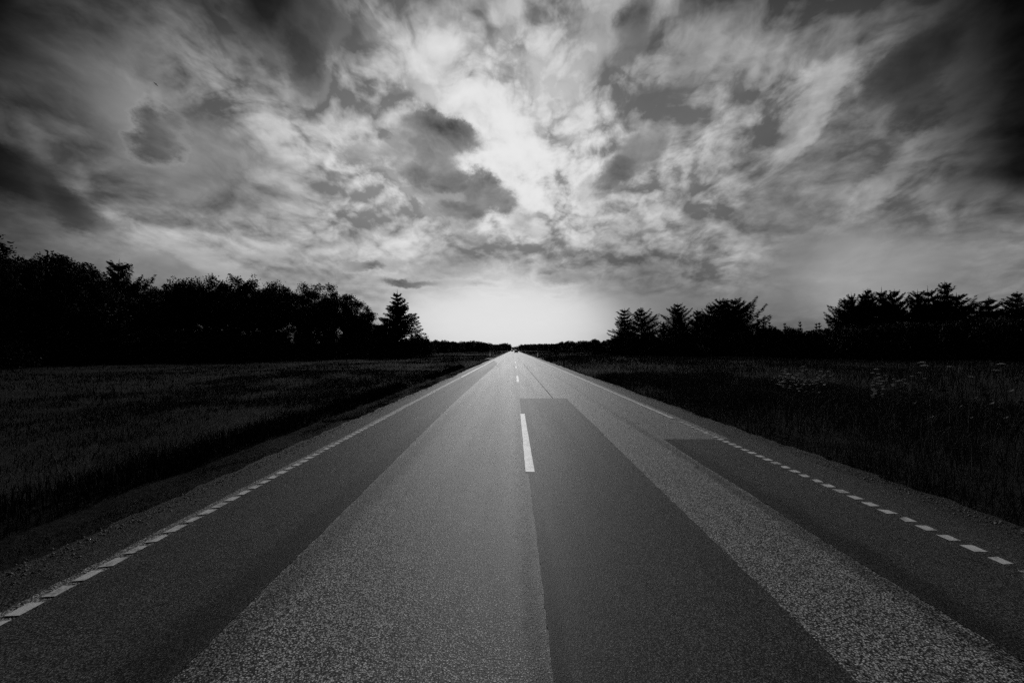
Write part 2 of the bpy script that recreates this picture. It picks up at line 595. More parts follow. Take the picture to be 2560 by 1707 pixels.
# shoulder sheet with ragged edges, 30 mm over the soil; carriageway on it
strip("road_shoulder", -3.78 * one + wob(YS, 1, 0.055), 4.72 * one + wob(YS, 2, 0.06), YS, -0.004, M_SHOULD)
strip("road", -3.24 * one + wob(YS, 3, 0.015), 4.02 * one + wob(YS, 4, 0.012), YS, 0.0, M_CHIP)
yl = YS[(YS < 62)]
strip("road_patch", -3.06 + wob(yl, 5, 0.006), -1.67 + wob(yl, 6, 0.008) - 0.0165 * np.minimum(yl, 13) - 1.1 * np.clip((yl - 42) / 20, 0, 1) ** 2, yl, 0.004, M_SMOOTH)
yc = YS[(YS < 13.8)]
strip("road_patch", 0.20 + wob(yc, 7, 0.003), 1.69 + 0.008 * yc + wob(yc, 8, 0.012), yc, 0.004, M_SMOOTH)
yr = YS[(YS < 7.55)]
strip("road_patch", 2.66 + 0.01 * yr + wob(yr, 9, 0.02), 4.36 + wob(yr, 10, 0.02), yr, 0.004, M_SMOOTH)
# seams sealed with bitumen
ys_ = YS[(YS > 13.85) & (YS < 48)]
strip("road_seam", 1.42 - 0.006 * ys_ + wob(ys_, 12, 0.004) - 0.010, 1.42 - 0.006 * ys_ + wob(ys_, 12, 0.004) + 0.010, ys_, 0.0035, M_SEAM)

def blocks(name, x0, x1, ya, yb, period, length, seed, skew):
    r = np.random.default_rng(seed)
    V, F = [], []
    y = ya
    while y < yb:
        j = r.normal(0, 0.005, 6)
        b = len(V)
        z0, z1 = 0.0044, 0.0068
        q = [(x0 + j[0], y + j[1]), (x1 + j[2], y + j[3] + skew), (x1 + j[2], y + length + j[4] + skew), (x0 + j[0], y + length + j[5])]
        if r.random() < 0.25:       # a chipped corner
            k = r.integers(0, 4)
            cx, cy = q[k]
            q[k] = (cx + (0.02 if k in (0, 3) else -0.02), cy + (0.016 if k < 2 else -0.016))
        V += [(a, c, z0) for a, c in q] + [(a, c, z1) for a, c in q]
        F += [(b + 4, b + 5, b + 6, b + 7)] + [(b + k, b + (k + 1) % 4, b + 4 + (k + 1) % 4, b + 4 + k) for k in range(4)]
        y += period + r.normal(0, 0.004)
    return V, F


def solid_line(x0, x1, ya, yb, seed):
    ys = np.concatenate([np.arange(ya, min(yb, 90), 0.12), np.arange(90, yb, 6.0)])
    n = len(ys)
    V = np.zeros((n, 2, 3))
    V[:, 0, 0] = x0 + wob(ys, seed, 0.006)
    V[:, 1, 0] = x1 + wob(ys, seed + 1, 0.006)
    V[:, :, 1] = ys[:, None]
    V[:, :, 2] = 0.0082
    i = np.arange(n - 1)[:, None] * 2
    F = np.concatenate([i, i + 1, i + 3, i + 2], 1)
    return V.reshape(-1, 3).tolist(), F.tolist()


def line_obj(name, pieces):
    m = MB()
    for V, F in pieces:
        m.add(V, F)
    o = m.build(name, M_PAINT)
    tag(o, kind="structure")


line_obj("edge_line", [blocks("l", -3.147, -3.06, 1.2, 24.0, 0.192, 0.132, 21, 0.012), solid_line(-3.155, -3.05, 24.1, 2400, 23)])
line_obj("edge_line", [blocks("r", 3.755, 3.86, 1.2, 9.3, 0.195, 0.112, 22, -0.004), solid_line(3.76, 3.865, 9.75, 2400, 25)])


def dash(ya, yb, first):
    ys = np.linspace(ya, yb, 24)
    xa, xb = 0.165 + wob(ys, 31, 0.004), 0.285 + wob(ys, 32, 0.004)
    V = [(a, y, 0.0082) for a, y in zip(xa, ys)] + [(b, y, 0.0082) for b, y in zip(xb, ys)]
    F = [(i, 24 + i, 25 + i, i + 1) for i in range(23)]
    o = link("centre_line_dash", mesh_py("centre_line_dash", V, F), M_PAINT)
    tag(o, kind="structure")
    return o


d0 = dash(5.5, 10.45, True)
for i in range(1, 30):
    c = d0.copy()
    COL.objects.link(c)
    c.location = (0, 15.2 * i, 0)
# field entrances, paved with pale gravel, on both sides
def apron(x0, x1, y0, y1, seed):
    xs = np.linspace(x0, x1, 14)
    V, F = [], []
    for i, x in enumerate(xs):
        f = i / 13.0
        e = 1.4 * (1 - f) ** 2
        V += [(x, y0 - e + wob(np.array([x * 3.0]), seed, 0.1)[0], 0.006), (x, y1 + e, 0.006)]
    for i in range(13):
        F.append((2 * i, 2 * i + 2, 2 * i + 3, 2 * i + 1))
    o = link("field_entrance", mesh_py("field_entrance", V, F), M_GRAVEL)
    tag(o, kind="structure")


apron(-3.36, -5.7, 72.5, 77.5, 41)
apron(4.38, 5.6, 74.0, 79.5, 42)

# loose chippings along both edges
def chippings():
    n = 5200
    side = rng.random(n) < 0.55
    y = 1.0 + 26 * rng.random(n) ** 1.6
    x = np.where(side, -3.72 + rng.normal(0, 0.10, n), 4.66 + rng.normal(0, 0.10, n))
    s = rng.uniform(0.005, 0.017, n)
    base = np.array([(1, 0, -0.5), (-0.5, 0.87, -0.5), (-0.5, -0.87, -0.5), (0.1, 0, 0.7)])
    a = rng.random(n) * 6.28
    ca, sa = np.cos(a), np.sin(a)
    V = np.zeros((n, 4, 3))
    V[:, :, 0] = x[:, None] + s[:, None] * (base[None, :, 0] * ca[:, None] - base[None, :, 1] * sa[:, None])
    V[:, :, 1] = y[:, None] + s[:, None] * (base[None, :, 0] * sa[:, None] + base[None, :, 1] * ca[:, None])
    zz = np.where(np.abs(np.where(side, x + 3.72, x - 4.66)) < 0.5, 0.0, 0.0)
    inside = np.where(side, x > -3.74, x < 4.68)
    zb = np.where(inside, -0.004, ground_z(x, y))
    V[:, :, 2] = (zb + 0.4 * s)[:, None] + s[:, None] * base[None, :, 2]
    i = (np.arange(n) * 4)[:, None, None]
    F = (i + np.array([(0, 2, 1), (0, 1, 3), (1, 2, 3), (2, 0, 3)])[None]).reshape(-1, 3)
    o = link("loose_chippings", mesh_np("loose_chippings", V.reshape(-1, 3), F), simple("chipping_stone", 0.16, 0.7, 0.3, 0.5, 30))
    tag(o, "small grey stone chippings scattered along the road edges", "gravel", kind="stuff")


chippings()

# ------------------------------------------------------------------ grass
def blades(x, y, h, w, lean, seed):
    """one bent blade (two faces) at every point"""
    r = np.random.default_rng(seed)
    n = len(x)
    a = r.random(n) * 6.28
    la = r.random(n) * 6.28
    ln = np.abs(r.normal(0, lean, n)) * h
    z = ground_z(x, y) - 0.02
    dx, dy = np.cos(a) * w / 2, np.sin(a) * w / 2
    ox, oy = np.cos(la) * ln, np.sin(la) * ln
    V = np.zeros((n, 5, 3))
    V[:, 0] = np.stack([x - dx, y - dy, z], 1)
    V[:, 1] = np.stack([x + dx, y + dy, z], 1)
    V[:, 2] = np.stack([x + dx * .8 + ox * .35, y + dy * .8 + oy * .35, z + h * .6], 1)
    V[:, 3] = np.stack([x - dx * .8 + ox * .35, y - dy * .8 + oy * .35, z + h * .6], 1)
    V[:, 4] = np.stack([x + ox, y + oy, z + h], 1)
    b = np.arange(n) * 5
    T = np.concatenate([np.stack([b, b + 1, b + 2], 1), np.stack([b, b + 2, b + 3], 1), np.stack([b + 3, b + 2, b + 4], 1)])
    return V.reshape(-1, 3), T


def patchy(x, y, s):
    return (np.sin(x * 1.1 * s + 1.3 * np.sin(y * .5 * s)) * np.sin(y * .9 * s + 1.7 * np.sin(x * .4 * s)) + 0.6 * np.sin(x * 2.9 * s + y * 1.7 * s) * np.sin(y * 2.3 * s - x * s)) / 1.6


def scatter(n, xa, xb, ya, yb, pw, seed):
    """points, thick near the viewer and thin far off"""
    r = np.random.default_rng(seed)
    y = ya + (yb - ya) * r.random(n) ** pw
    x = xa + (xb - xa) * r.random(n)
    return x, y, r


def field_grass(name, label, sgn, x_in, specs, mat, cat="grass"):
    Vs, Ts, off = [], [], 0
    for (n, xa, xb, ya, yb, pw, h0, w0, lean, seed, ps) in specs:
        x, y, r = scatter(n, xa, xb, ya, yb, pw, seed)
        p = patchy(x, y, ps)
        keep = r.random(n) < np.clip(0.55 + 0.75 * p, 0.06, 1)
        x, y, p = x[keep] * sgn, y[keep], p[keep]
        d = np.hypot(x, y)
        h = h0 * (0.65 + 0.35 * r.random(len(x))) * (1 + 0.35 * p)
        h *= np.clip((np.abs(x) - x_in) / 0.12, 0, 1) * 0.4 + 0.6
        w = w0 * (1 + d / 14.0)
        V, T = blades(x, y, h, w, lean, seed + 1)
        Vs.append(V)
        Ts.append(T + off)
        off += len(V)
    o = link(name, mesh_np(name, np.concatenate(Vs), np.concatenate(Ts)), mat)
    tag(o, label, cat, kind="stuff")
    return o


field_grass("meadow_grass", "low dense dark grass filling the field left of the road", -1, 4.75, [
    (26000, 4.76, 5.25, -1, 40, 1.5, 0.24, 0.006, 0.3, 57, 0.5),
    (110000, 4.8, 16, -2, 30, 1.3, 0.15, 0.005, 0.8, 51, 0.8),
    (80000, 4.8, 45, 12, 100, 1.5, 0.19, 0.008, 0.8, 53, 0.35),
    (26000, 5.0, 60, 60, 320, 1.6, 0.28, 0.014, 0.5, 55, 0.2),
], M_GRASS)
field_grass("meadow_grass", "tall shaggy dark grass filling the field right of the road", 1, 4.85, [
    (100000, 4.9, 13, -1, 26, 1.3, 0.40, 0.004, 0.7, 61, 0.8),
    (75000, 4.9, 50, 8, 90, 1.5, 0.46, 0.007, 0.65, 63, 0.35),
    (26000, 5.0, 60, 60, 320, 1.6, 0.45, 0.014, 0.4, 65, 0.2),
], M_TALL)
field_grass("dry_grass", "pale dry grass stalks standing among the right field grass", 1, 4.9, [
    (4000, 5.0, 12, 1, 24, 1.2, 0.68, 0.0035, 0.22, 71, 0.9),
    (5000, 5.0, 45, 12, 90, 1.4, 0.70, 0.006, 0.22, 73, 0.4),
], M_DRY)
field_grass("dry_grass", "pale dry grass in streaks along the left field edge", -1, 4.8, [
    (5000, 5.1, 7.5, 1, 40, 1.2, 0.26, 0.004, 0.5, 75, 0.7),
    (5000, 6.0, 30, 14, 110, 1.4, 0.34, 0.007, 0.45, 77, 0.4),
], M_DRY)
field_grass("verge_grass", "short cropped grass on the verge beside the left shoulder", -1, 3.7, [
    (40000, 3.72, 4.72, 0.5, 22, 1.3, 0.05, 0.004, 0.8, 81, 2.2),
    (22000, 3.75, 4.75, 10, 90, 1.6, 0.06, 0.007, 0.8, 83, 1.5),
], M_VERGE)
field_grass("verge_grass", "short ragged grass creeping over the right shoulder edge", 1, 4.55, [
    (11000, 4.62, 5.1, 0.5, 20, 1.3, 0.12, 0.004, 0.8, 85, 1.6),
    (7000, 4.6, 5.1, 10, 90, 1.6, 0.14, 0.007, 0.7, 87, 1.5),
], M_VERGE)

# ------------------------------------------------------------------ umbel flowers
M_UMBEL = simple("white_umbel", 0.42, 0.7, 0.2)
M_STEM = simple("flower_stem", 0.05, 0.7, 0.2)


def make_umbel(seed, h, nside=3, rad0=0.055):
    r = random.Random(seed)
    root = thing("umbel_flower", (0, 0, 0))
    st = MB()
    st.tube([(0, 0, -0.03), (0.02, 0.01, h * .5), (0.01, 0.03, h * .8)], [0.006, 0.005, 0.003], 5)
    for k in range(3):
        a = k * 2.1 + r.random()
        q = h * (0.35 + 0.15 * k)
        L = 0.13 + 0.05 * r.random()
        e = (math.cos(a) * L, math.sin(a) * L, q + 0.1)
        st.tube([(0.01, 0.01, q), e], [0.003, 0.002], 4)
        st.add([(e[0], e[1], e[2]), (e[0] + 0.06, e[1] + 0.02, e[2] + 0.03), (e[0] + 0.1, e[1] + 0.08, e[2]), (e[0] + 0.02, e[1] + 0.07, e[2] - 0.02)], [(0, 1, 2, 3)])
    heads = [(0.01, 0.03, h, rad0)] + [(math.cos(a) * .13, math.sin(a) * .13, h - 0.07 - 0.09 * r.random(), rad0 * .7) for a in (0.6, 2.9, 4.8)[:nside]]
    parts = []
    for (cx, cy, cz, rad) in heads:
        fl = MB()
        parts.append(fl)
        st.tube([(0.01, 0.03, h * .8 - 0.05), (cx, cy, cz - 0.05)], [0.003, 0.002], 4)
        for k in range(16):
            a = k * 2.4
            q = rad * math.sqrt((k + .5) / 16)
            p = (cx + math.cos(a) * q, cy + math.sin(a) * q, cz + 0.012 - 0.35 * q * q / rad + 0.006 * r.random())
            st.tube([(cx, cy, cz - 0.05), p], [0.0012, 0.001], 3, False)
            s = 0.013
            pts = [(p[0] + s * math.cos(b), p[1] + s * math.sin(b), p[2]) for b in (0, 1.05, 2.1, 3.14, 4.2, 5.2)]
            fl.add(pts + [(p[0], p[1], p[2] + 0.007)], [(i, (i + 1) % 6, 6) for i in range(6)])
    st.build("stem", M_STEM, root)
    for fl in parts:
        fl.build("flower_head", M_UMBEL, root)
    return root


UMB = [make_umbel(1, 0.9), make_umbel(2, 1.0, 2), make_umbel(3, 0.8, 2), make_umbel(4, 1.55, 0, 0.05)]
used = set()


def umbels(n, px0, px1, y0, y1, group, label, seed, tall=False):
    r = random.Random(seed)
    for i in range(n):
        y = r.uniform(y0, y1)
        x = (r.uniform(px0, px1) - 1284) * y / FPX
        k = 3 if tall else r.randrange(3)
        if k not in used:
            o = UMB[k]
            used.add(k)
        else:
            o = copy_tree(UMB[k])
        o.location = (x, y, float(ground_z(x, y)))
        o.rotation_euler = (r.uniform(-.08, .08), r.uniform(-.08, .08), r.random() * 6.28)
        s = r.uniform(0.75, 1.1)
        o.scale = (s, s, s)
        tag(o, label, "flower", group)


umbels(26, 1930, 2080, 10.0, 13.5, "umbels in the dense white patch of the right field", "white umbel flower in the dense patch halfway across the right field", 91)
umbels(9, 2180, 2300, 9.5, 11.5, "umbels in the loose row of the right field", "white umbel flower in the loose row beyond the dense patch", 92)
umbels(34, 1480, 1600, 24, 40, "umbels along the far right verge", "tiny white umbel flower on the verge below the spruce pair", 93)
umbels(7, 2280, 2570, 5.4, 7.0, "umbels at the right picture edge", "tall single-headed umbel flower standing out against the dark right spruces", 94, True)

# ------------------------------------------------------------------ trees
def leaf_quads(C, size, r, flat=0.0):
    """a small folded leaf spray, turned at random, at every point"""
    n = len(C)
    u = r.normal(size=(n, 3))
    u /= np.linalg.norm(u, axis=1)[:, None]
    v = r.normal(size=(n, 3))
    v -= u * (u * v).sum(1)[:, None]
    v /= np.linalg.norm(v, axis=1)[:, None]
    s = (size * r.uniform(0.6, 1.3, n))[:, None]
    V = np.zeros((n, 4, 3))
    V[:, 0] = C - u * s
    V[:, 1] = C + v * s * 0.45
    V[:, 2] = C + u * s
    V[:, 3] = C - v * s * 0.5
    i = (np.arange(n) * 4)[:, None]
    return V.reshape(-1, 3), i + np.array([[0, 1, 2, 3]])


def broadleaf(name, seed, H, base, rx, nclump, leaves, lsize, top_ragged=0.5, cl=0.75, under=False):
    """trunk with limbs, crown of leaf clumps carried by the limbs"""
    r = np.random.default_rng(seed)
    root = thing(name, (0, 0, 0))
    tr = MB()
    bend = r.normal(0, 0.25, (5, 2))
    tp = [(bend[k, 0] * k * .25, bend[k, 1] * k * .25, -0.15 + H * 0.80 * k / 4) for k in range(5)]
    r0 = 0.016 * H + 0.03
    tr.tube(tp, [r0 * 1.25, r0, r0 * .75, r0 * .5, r0 * .2], 7)
    zc, rz = (H + base) / 2, (H - base) / 2
    P = []
    while len(P) < nclump:
        q = r.uniform(-1, 1, 3)
        d = np.linalg.norm(q)
        if d > 1 or d < 0.35:
            continue
        if q[2] < -0.5 and r.random() < 0.4:
            continue
        P.append(q)
    P = np.array(P)
    # shoulders fuller than an ellipsoid
    P[:, :2] *= (1 + 0.25 * np.clip(P[:, 2], 0, 1))[:, None]
    C = P * np.array([rx, rx, rz]) * 0.86 + np.array([tp[2][0], tp[2][1], zc])
    for k in range(nclump):
        if k % 2 == 0:
            a = Vector(tp[1 + int(min(2.99, max(0, (C[k, 2] - base) / (H - base) * 3)))])
            e = Vector(C[k])
            m = a.lerp(e, 0.5) + Vector((0, 0, 0.08 * (e - a).length))
            tr.tube([a, m, e], [r0 * .34, r0 * .22, r0 * .06], 5, False)
    L = []
    for k in range(nclump):
        cr = cl * r.uniform(0.65, 1.25)
        n = int(leaves * r.uniform(0.7, 1.3))
        q = np.clip(r.normal(0, 0.45, (n, 3)), -0.95, 0.95) * cr * np.array([1, 1, 0.75])
        L.append(C[k] + q)
        # loose sprigs on the outline
        if P[k, 2] > 0.1:
            ns = int(4 * top_ragged + 1)
            for _ in range(ns):
                dr = np.array([r.normal(0, .6), r.normal(0, .6), abs(r.normal(0.7, .4))])
                dr /= np.linalg.norm(dr)
                q = C[k] + dr * cr * r.uniform(0.7, 1.05 + 0.2 * top_ragged)
                L.append(q + np.clip(r.normal(0, 1, (16, 3)), -1.5, 1.5) * cr * np.array([.20, .20, .17]))
    if under:
        n = int(leaves * nclump * 0.5)
        q = r.normal(0, 0.45, (n, 3)) * np.array([rx, rx, 0])
        q[:, 2] = r.random(n) * H * 0.55 + 0.05
        L.append(q)
    L = np.concatenate(L)
    L[:, 2] = np.maximum(L[:, 2], 0.12)
    V, F = leaf_quads(L, lsize, r)
    tr.build("trunk", M_BARK, root, True)
    link("crown", mesh_np("crown", V, F), M_LEAF, root)
    return root


def conifer(name, seed, H, spread, base, whorls, droop=0.15, gap=0.0, needle=0.13, dens=1.0, tipup=0.35, shape=0.8):
    """straight stem, whorls of boughs with hanging side sprays; bough ends turn up"""
    r = np.random.default_rng(seed)
    root = thing(name, (0, 0, 0))
    tr = MB()
    r0 = 0.012 * H + 0.03
    tr.tube([(0, 0, -0.15), (0.03, 0.02, H * .4), (0, 0.02, H * .8), (0, 0, H * 0.985)], [r0 * 1.2, r0 * .8, r0 * .35, 0.012], 7)
    PT, DR, SZ = [], [], []
    nbough = whorls * 10
    lob = r.uniform(0, 6.28, 4)
    for w in range(nbough):
        f = (w + r.uniform(-.4, .4)) / nbough
        f = 1 - (1 - min(max(f, 0.0), 0.985)) ** 1.25
        if r.random() < gap:
            continue
        if f > 0.72:                       # the open top shows its whorls
            f = 0.35 * f + 0.65 * (round(f * whorls * .9) / (whorls * .9))
        if f > 0.93:
            continue
        z = base + (H - base) * f
        a = w * 2.399 + r.normal(0, .5)
        full = spread * min((1 - f) ** shape, (1 - f) * 1.8) * (1 + 0.25 * math.sin(a * 2 + lob[0] + 5 * f) + 0.14 * math.sin(9 * f + lob[1])) + 0.10
        Lb = full * r.uniform(0.5, 1.15)
        m = max(4, int(Lb / 0.13))
        t = (np.arange(m) + .5) / m
        tu = tipup * r.uniform(0.4, 1.5)
        up = -droop * Lb * np.sin(t * 1.9) + tu * Lb * t ** 2.2 + (0.25 + 0.5 * f) * Lb * t * max(0, f - .25)
        bx, by, bz = np.cos(a) * Lb * t, np.sin(a) * Lb * t, z + up
        tr.tube([(0, 0, z), (bx[m // 2], by[m // 2], bz[m // 2]), (bx[-1], by[-1], bz[-1])], [0.012 + 0.006 * Lb, 0.008 + 0.003 * Lb, 0.004], 4, False)
        wide = 0.24 * Lb * (1 - t) ** 0.6 * np.minimum(1, t * 3 + .25) + 0.05
        ns = np.maximum(4, (dens * (4 + wide / 0.05))).astype(int)
        k = np.repeat(np.arange(m), ns)
        n = len(k)
        o = r.uniform(-1, 1, n) * wide[k]
        hang = r.normal(0.5, 1, n) * (0.03 + 0.085 * Lb * (1 - t[k]) ** .5)
        PT.append(np.stack([bx[k] - np.sin(a) * o + r.normal(0, .03, n), by[k] + np.cos(a) * o + r.normal(0, .03, n), bz[k] - 0.25 * np.abs(o) - hang], 1))
        sg = np.sign(o)
        DR.append(np.stack([np.cos(a) * .9 - np.sin(a) * sg * .6, np.sin(a) * .9 + np.cos(a) * sg * .6, r.uniform(-.5, .6, n)], 1))
        SZ.append(needle * r.uniform(.7, 1.3, n))
    # leader with short side shoots
    n = 80
    q = r.random(n)
    a = r.random(n) * 6.28
    PT.append(np.stack([np.cos(a) * .06 * (1 - q), np.sin(a) * .06 * (1 - q), H - 1.5 + 1.5 * q], 1))
    DR.append(np.stack([np.cos(a) * (1.1 - q), np.sin(a) * (1.1 - q), 0.5 + q], 1))
    SZ.append(0.10 * (1.25 - q))
    P, D, S = np.concatenate(PT), np.concatenate(DR), np.concatenate(SZ)[:, None]
    D /= np.linalg.norm(D, axis=1)[:, None]
    N = r.normal(size=D.shape)
    N -= D * (N * D).sum(1)[:, None]
    N /= np.linalg.norm(N, axis=1)[:, None]
    V = np.zeros((len(P), 4, 3))
    V[:, 0] = P - D * S * .8
    V[:, 1] = P + N * S * .34
    V[:, 2] = P + D * S * 1.1
    V[:, 3] = P - N * S * .34
    V[:, :, 2] = np.maximum(V[:, :, 2], 0.02)
    F = (np.arange(len(P)) * 4)[:, None] + np.array([[0, 1, 2, 3]])
    tr.build("trunk", M_BARK, root, True)
    link("crown", mesh_np("crown", V.reshape(-1, 3), F), M_NEEDLE, root)
    return root


PROTO = {}
FIRST = set()


def put(kind, px, top, depth, width, label, cat, group=None, rz=None, sink=0.0, zs=None):
    """stand one plant at its place: bearing px, distance, height from the top it reaches, width in metres"""
    root, H, Wd = PROTO[kind]
    if kind in FIRST:
        o = copy_tree(root)
    else:
        FIRST.add(kind)
        o = root
    x = (px - 1284) * depth / FPX
    z = float(ground_z(x, depth))
    h = EYE + (874 - top) * depth / FPX - z
    o.location = (x, depth, z - sink)
    o.rotation_euler = (R(rnd.uniform(-2.5, 2.5)), R(rnd.uniform(-3, 3)), rnd.random() * 6.28 if rz is None else rz)
    sxy = width / Wd
    o.scale = (sxy, sxy, h / H)
    tag(o, label, cat, group)
    return o


PROTO["oak_a"] = (broadleaf("broadleaf_tree", 101, 11, 2.2, 3.6, 62, 257, 0.123, 0.3, 0.90), 11.3, 7.4)
PROTO["oak_b"] = (broadleaf("broadleaf_tree", 102, 11, 2.6, 3.3, 56, 244, 0.123, 0.35, 0.88), 11.3, 7.0)
PROTO["oak_c"] = (broadleaf("broadleaf_tree", 103, 11, 1.9, 3.8, 66, 244, 0.123, 0.25, 0.90), 11.3, 7.8)
PROTO["oak_d"] = (broadleaf("broadleaf_tree", 104, 11, 2.4, 3.5, 60, 217, 0.131, 0.5, 0.85), 11.4, 7.2)
PROTO["dome"] = (broadleaf("broadleaf_tree", 105, 11.5, 1.5, 4.6, 105, 326, 0.115, 0.25, 0.80), 11.8, 9.4)
PROTO["thin"] = (broadleaf("broadleaf_tree", 106, 8, 1.0, 2.6, 40, 148, 0.115, 1.0, 0.65), 8.4, 5.4)
PROTO["bush_a"] = (broadleaf("shrub", 111, 4.2, 0.3, 2.6, 52, 90, 0.13, 0.5, 0.70, True), 4.5, 5.6)
PROTO["bush_b"] = (broadleaf("shrub", 112, 4.2, 0.3, 2.4, 48, 90, 0.13, 0.8, 0.70, True), 4.5, 5.2)
PROTO["spruce_lone"] = (conifer("spruce_tree", 201, 14, 3.9, 0.4, 20, 0.08, 0.05, 0.16, 1.3, 0.16, 0.62), 14, 8.0)
PROTO["spruce_a"] = (conifer("spruce_tree", 202, 12, 4.0, 0.4, 17, 0.08, 0.05, 0.15, 1.2, 0.40, 0.62), 12, 8.0)
PROTO["spruce_b"] = (conifer("spruce_tree", 203, 11, 4.2, 0.4, 15, 0.02, 0.08, 0.15, 1.2, 0.46, 0.50), 11, 8.4)
PROTO["spruce_c"] = (conifer("spruce_tree", 204, 11.5, 3.6, 0.4, 16, 0.08, 0.10, 0.15, 1.2, 0.36, 0.70), 11.5, 7.2)
PROTO["spruce_d"] = (conifer("spruce_tree", 206, 11.5, 4.1, 0.4, 14, 0.14, 0.18, 0.15, 1.2, 0.30, 0.55), 11.5, 8.2)
PROTO["spruce_e"] = (conifer("spruce_tree", 207, 11.5, 3.9, 0.4, 15, 0.04, 0.12, 0.15, 1.2, 0.55, 0.66), 11.5, 7.8)
PROTO["sapling"] = (conifer("young_spruce", 205, 6.5, 1.6, 0.3, 12, 0.04, 0.15, 0.11, 0.8, 0.30, 1.0), 6.5, 3.4)
PROTO["far_a"] = (broadleaf("distant_tree", 121, 9, 0.2, 3.6, 50, 60, 0.26, 0.4, 0.95, True), 9.3, 7.6)
PROTO["far_b"] = (broadleaf("distant_tree", 122, 9, 0.2, 3.4, 46, 60, 0.26, 0.6, 0.90, True), 9.3, 7.4)

BELT = "leafy trees of the belt along the left field"
L_ = [  # kind, bearing, top, distance, width, label
    ("oak_d", -40, 585, 36, 8.5, "tall dark leafy tree cut by the left picture edge"),
    ("thin", 22, 594, 34, 4.2, "narrow tree with a ragged top beside the left picture edge"),
    ("dome", 118, 612, 37, 7.6, "wide domed tree with a feathery crown, left end of the belt"),
    ("oak_c", 195, 648, 39, 5.4, "rounded tree leaning on the right flank of the wide dome"),
    ("oak_b", 300, 697, 44, 5.0, "low leafy tree under the spiky spruce top"),
    ("oak_a", 340, 692, 46, 4.4, "leafy tree at the brink of the notch in the belt, left side"),
    ("oak_d", 422, 700, 50, 4.4, "leafy tree on the right brink of the notch in the belt"),
    ("oak_b", 468, 693, 52, 6.0, "second leafy tree right of the notch in the belt"),
    ("oak_a", 520, 686, 54, 6.4, "tallest leafy tree in the level middle of the belt"),
    ("oak_c", 577, 690, 57, 6.4, "leafy tree just right of the belt's level summit"),
    ("oak_d", 632, 698, 59, 6.2, "ragged leafy tree midway between the notch and the lone spruce"),
    ("oak_b", 690, 706, 62, 6.6, "leafy tree left of the shallow dip in the belt"),
    ("oak_a", 745, 706, 65, 7.2, "broad leafy tree right of the shallow dip in the belt"),
    ("oak_c", 806, 712, 68, 7.6, "full leafy tree where the belt begins to fall away"),
    ("oak_a", 858, 738, 71, 7.0, "leafy tree on the falling end of the belt"),
    ("thin", 903, 764, 74, 6.0, "loose open-crowned tree ending the belt, near the lone spruce"),
    ("thin", 935, 795, 76, 5.0, "small thin tree in the gap beside the lone spruce"),
]
for k, px, top, dep, wd, lab in L_:
    put(k, px, top - (12 if 400 < px < 870 else 5), dep, wd * 1.32, lab, "tree", BELT)
put("spruce_b", 279, 642, 43, 8.0, "spruce whose spiky top rises out of the leafy belt", "spruce")
put("spruce_lone", 992, 720, 80, 10.0, "tall lone spruce with tiered boughs at the end of the belt", "spruce")
put("bush_b", 1062, 843, 86, 4.6, "lowest shrub on the road side of the lone spruce", "shrub")
put("bush_a", 1034, 826, 83, 6.5, "low leafy tree at the foot of the lone spruce, road side", "tree")
put("bush_b", 948, 806, 79, 6.5, "leafy bush-like tree at the foot of the lone spruce, belt side", "tree")

# a second row behind closes the belt
for i in range(15):
    px = 10 + i * 62 + rnd.uniform(-12, 12)
    dep = 47 + i * 2.6
    top = np.interp(px, [0, 120, 240, 380, 520, 700, 820, 900], [630, 630, 685, 708, 690, 704, 718, 772]) + rnd.uniform(0, 7)
    put(("oak_a", "oak_b", "oak_c", "oak_d")[i % 4], px, float(top), dep, rnd.uniform(5.4, 6.6), "leafy tree of the rear row, half hidden behind the belt's front trees", "tree", "rear row of the left belt")
# undergrowth of the left belt
for i in range(34):
    px = -60 + i * 32.5 + rnd.uniform(-8, 8)
    dep = float(np.interp(px, [-60, 300, 600, 900, 1075], [32, 43, 56, 71, 86])) + rnd.uniform(-1, 1.5)
    top = float(np.interp(px, [-60, 300, 600, 900, 1075], [800, 815, 826, 832, 850])) + rnd.uniform(-9, 9)
    put(("bush_a", "bush_b")[i % 2], px, top, dep, rnd.uniform(4.4, 6.2), "dense black shrub of the undergrowth beneath the left belt", "shrub", "undergrowth of the left belt")

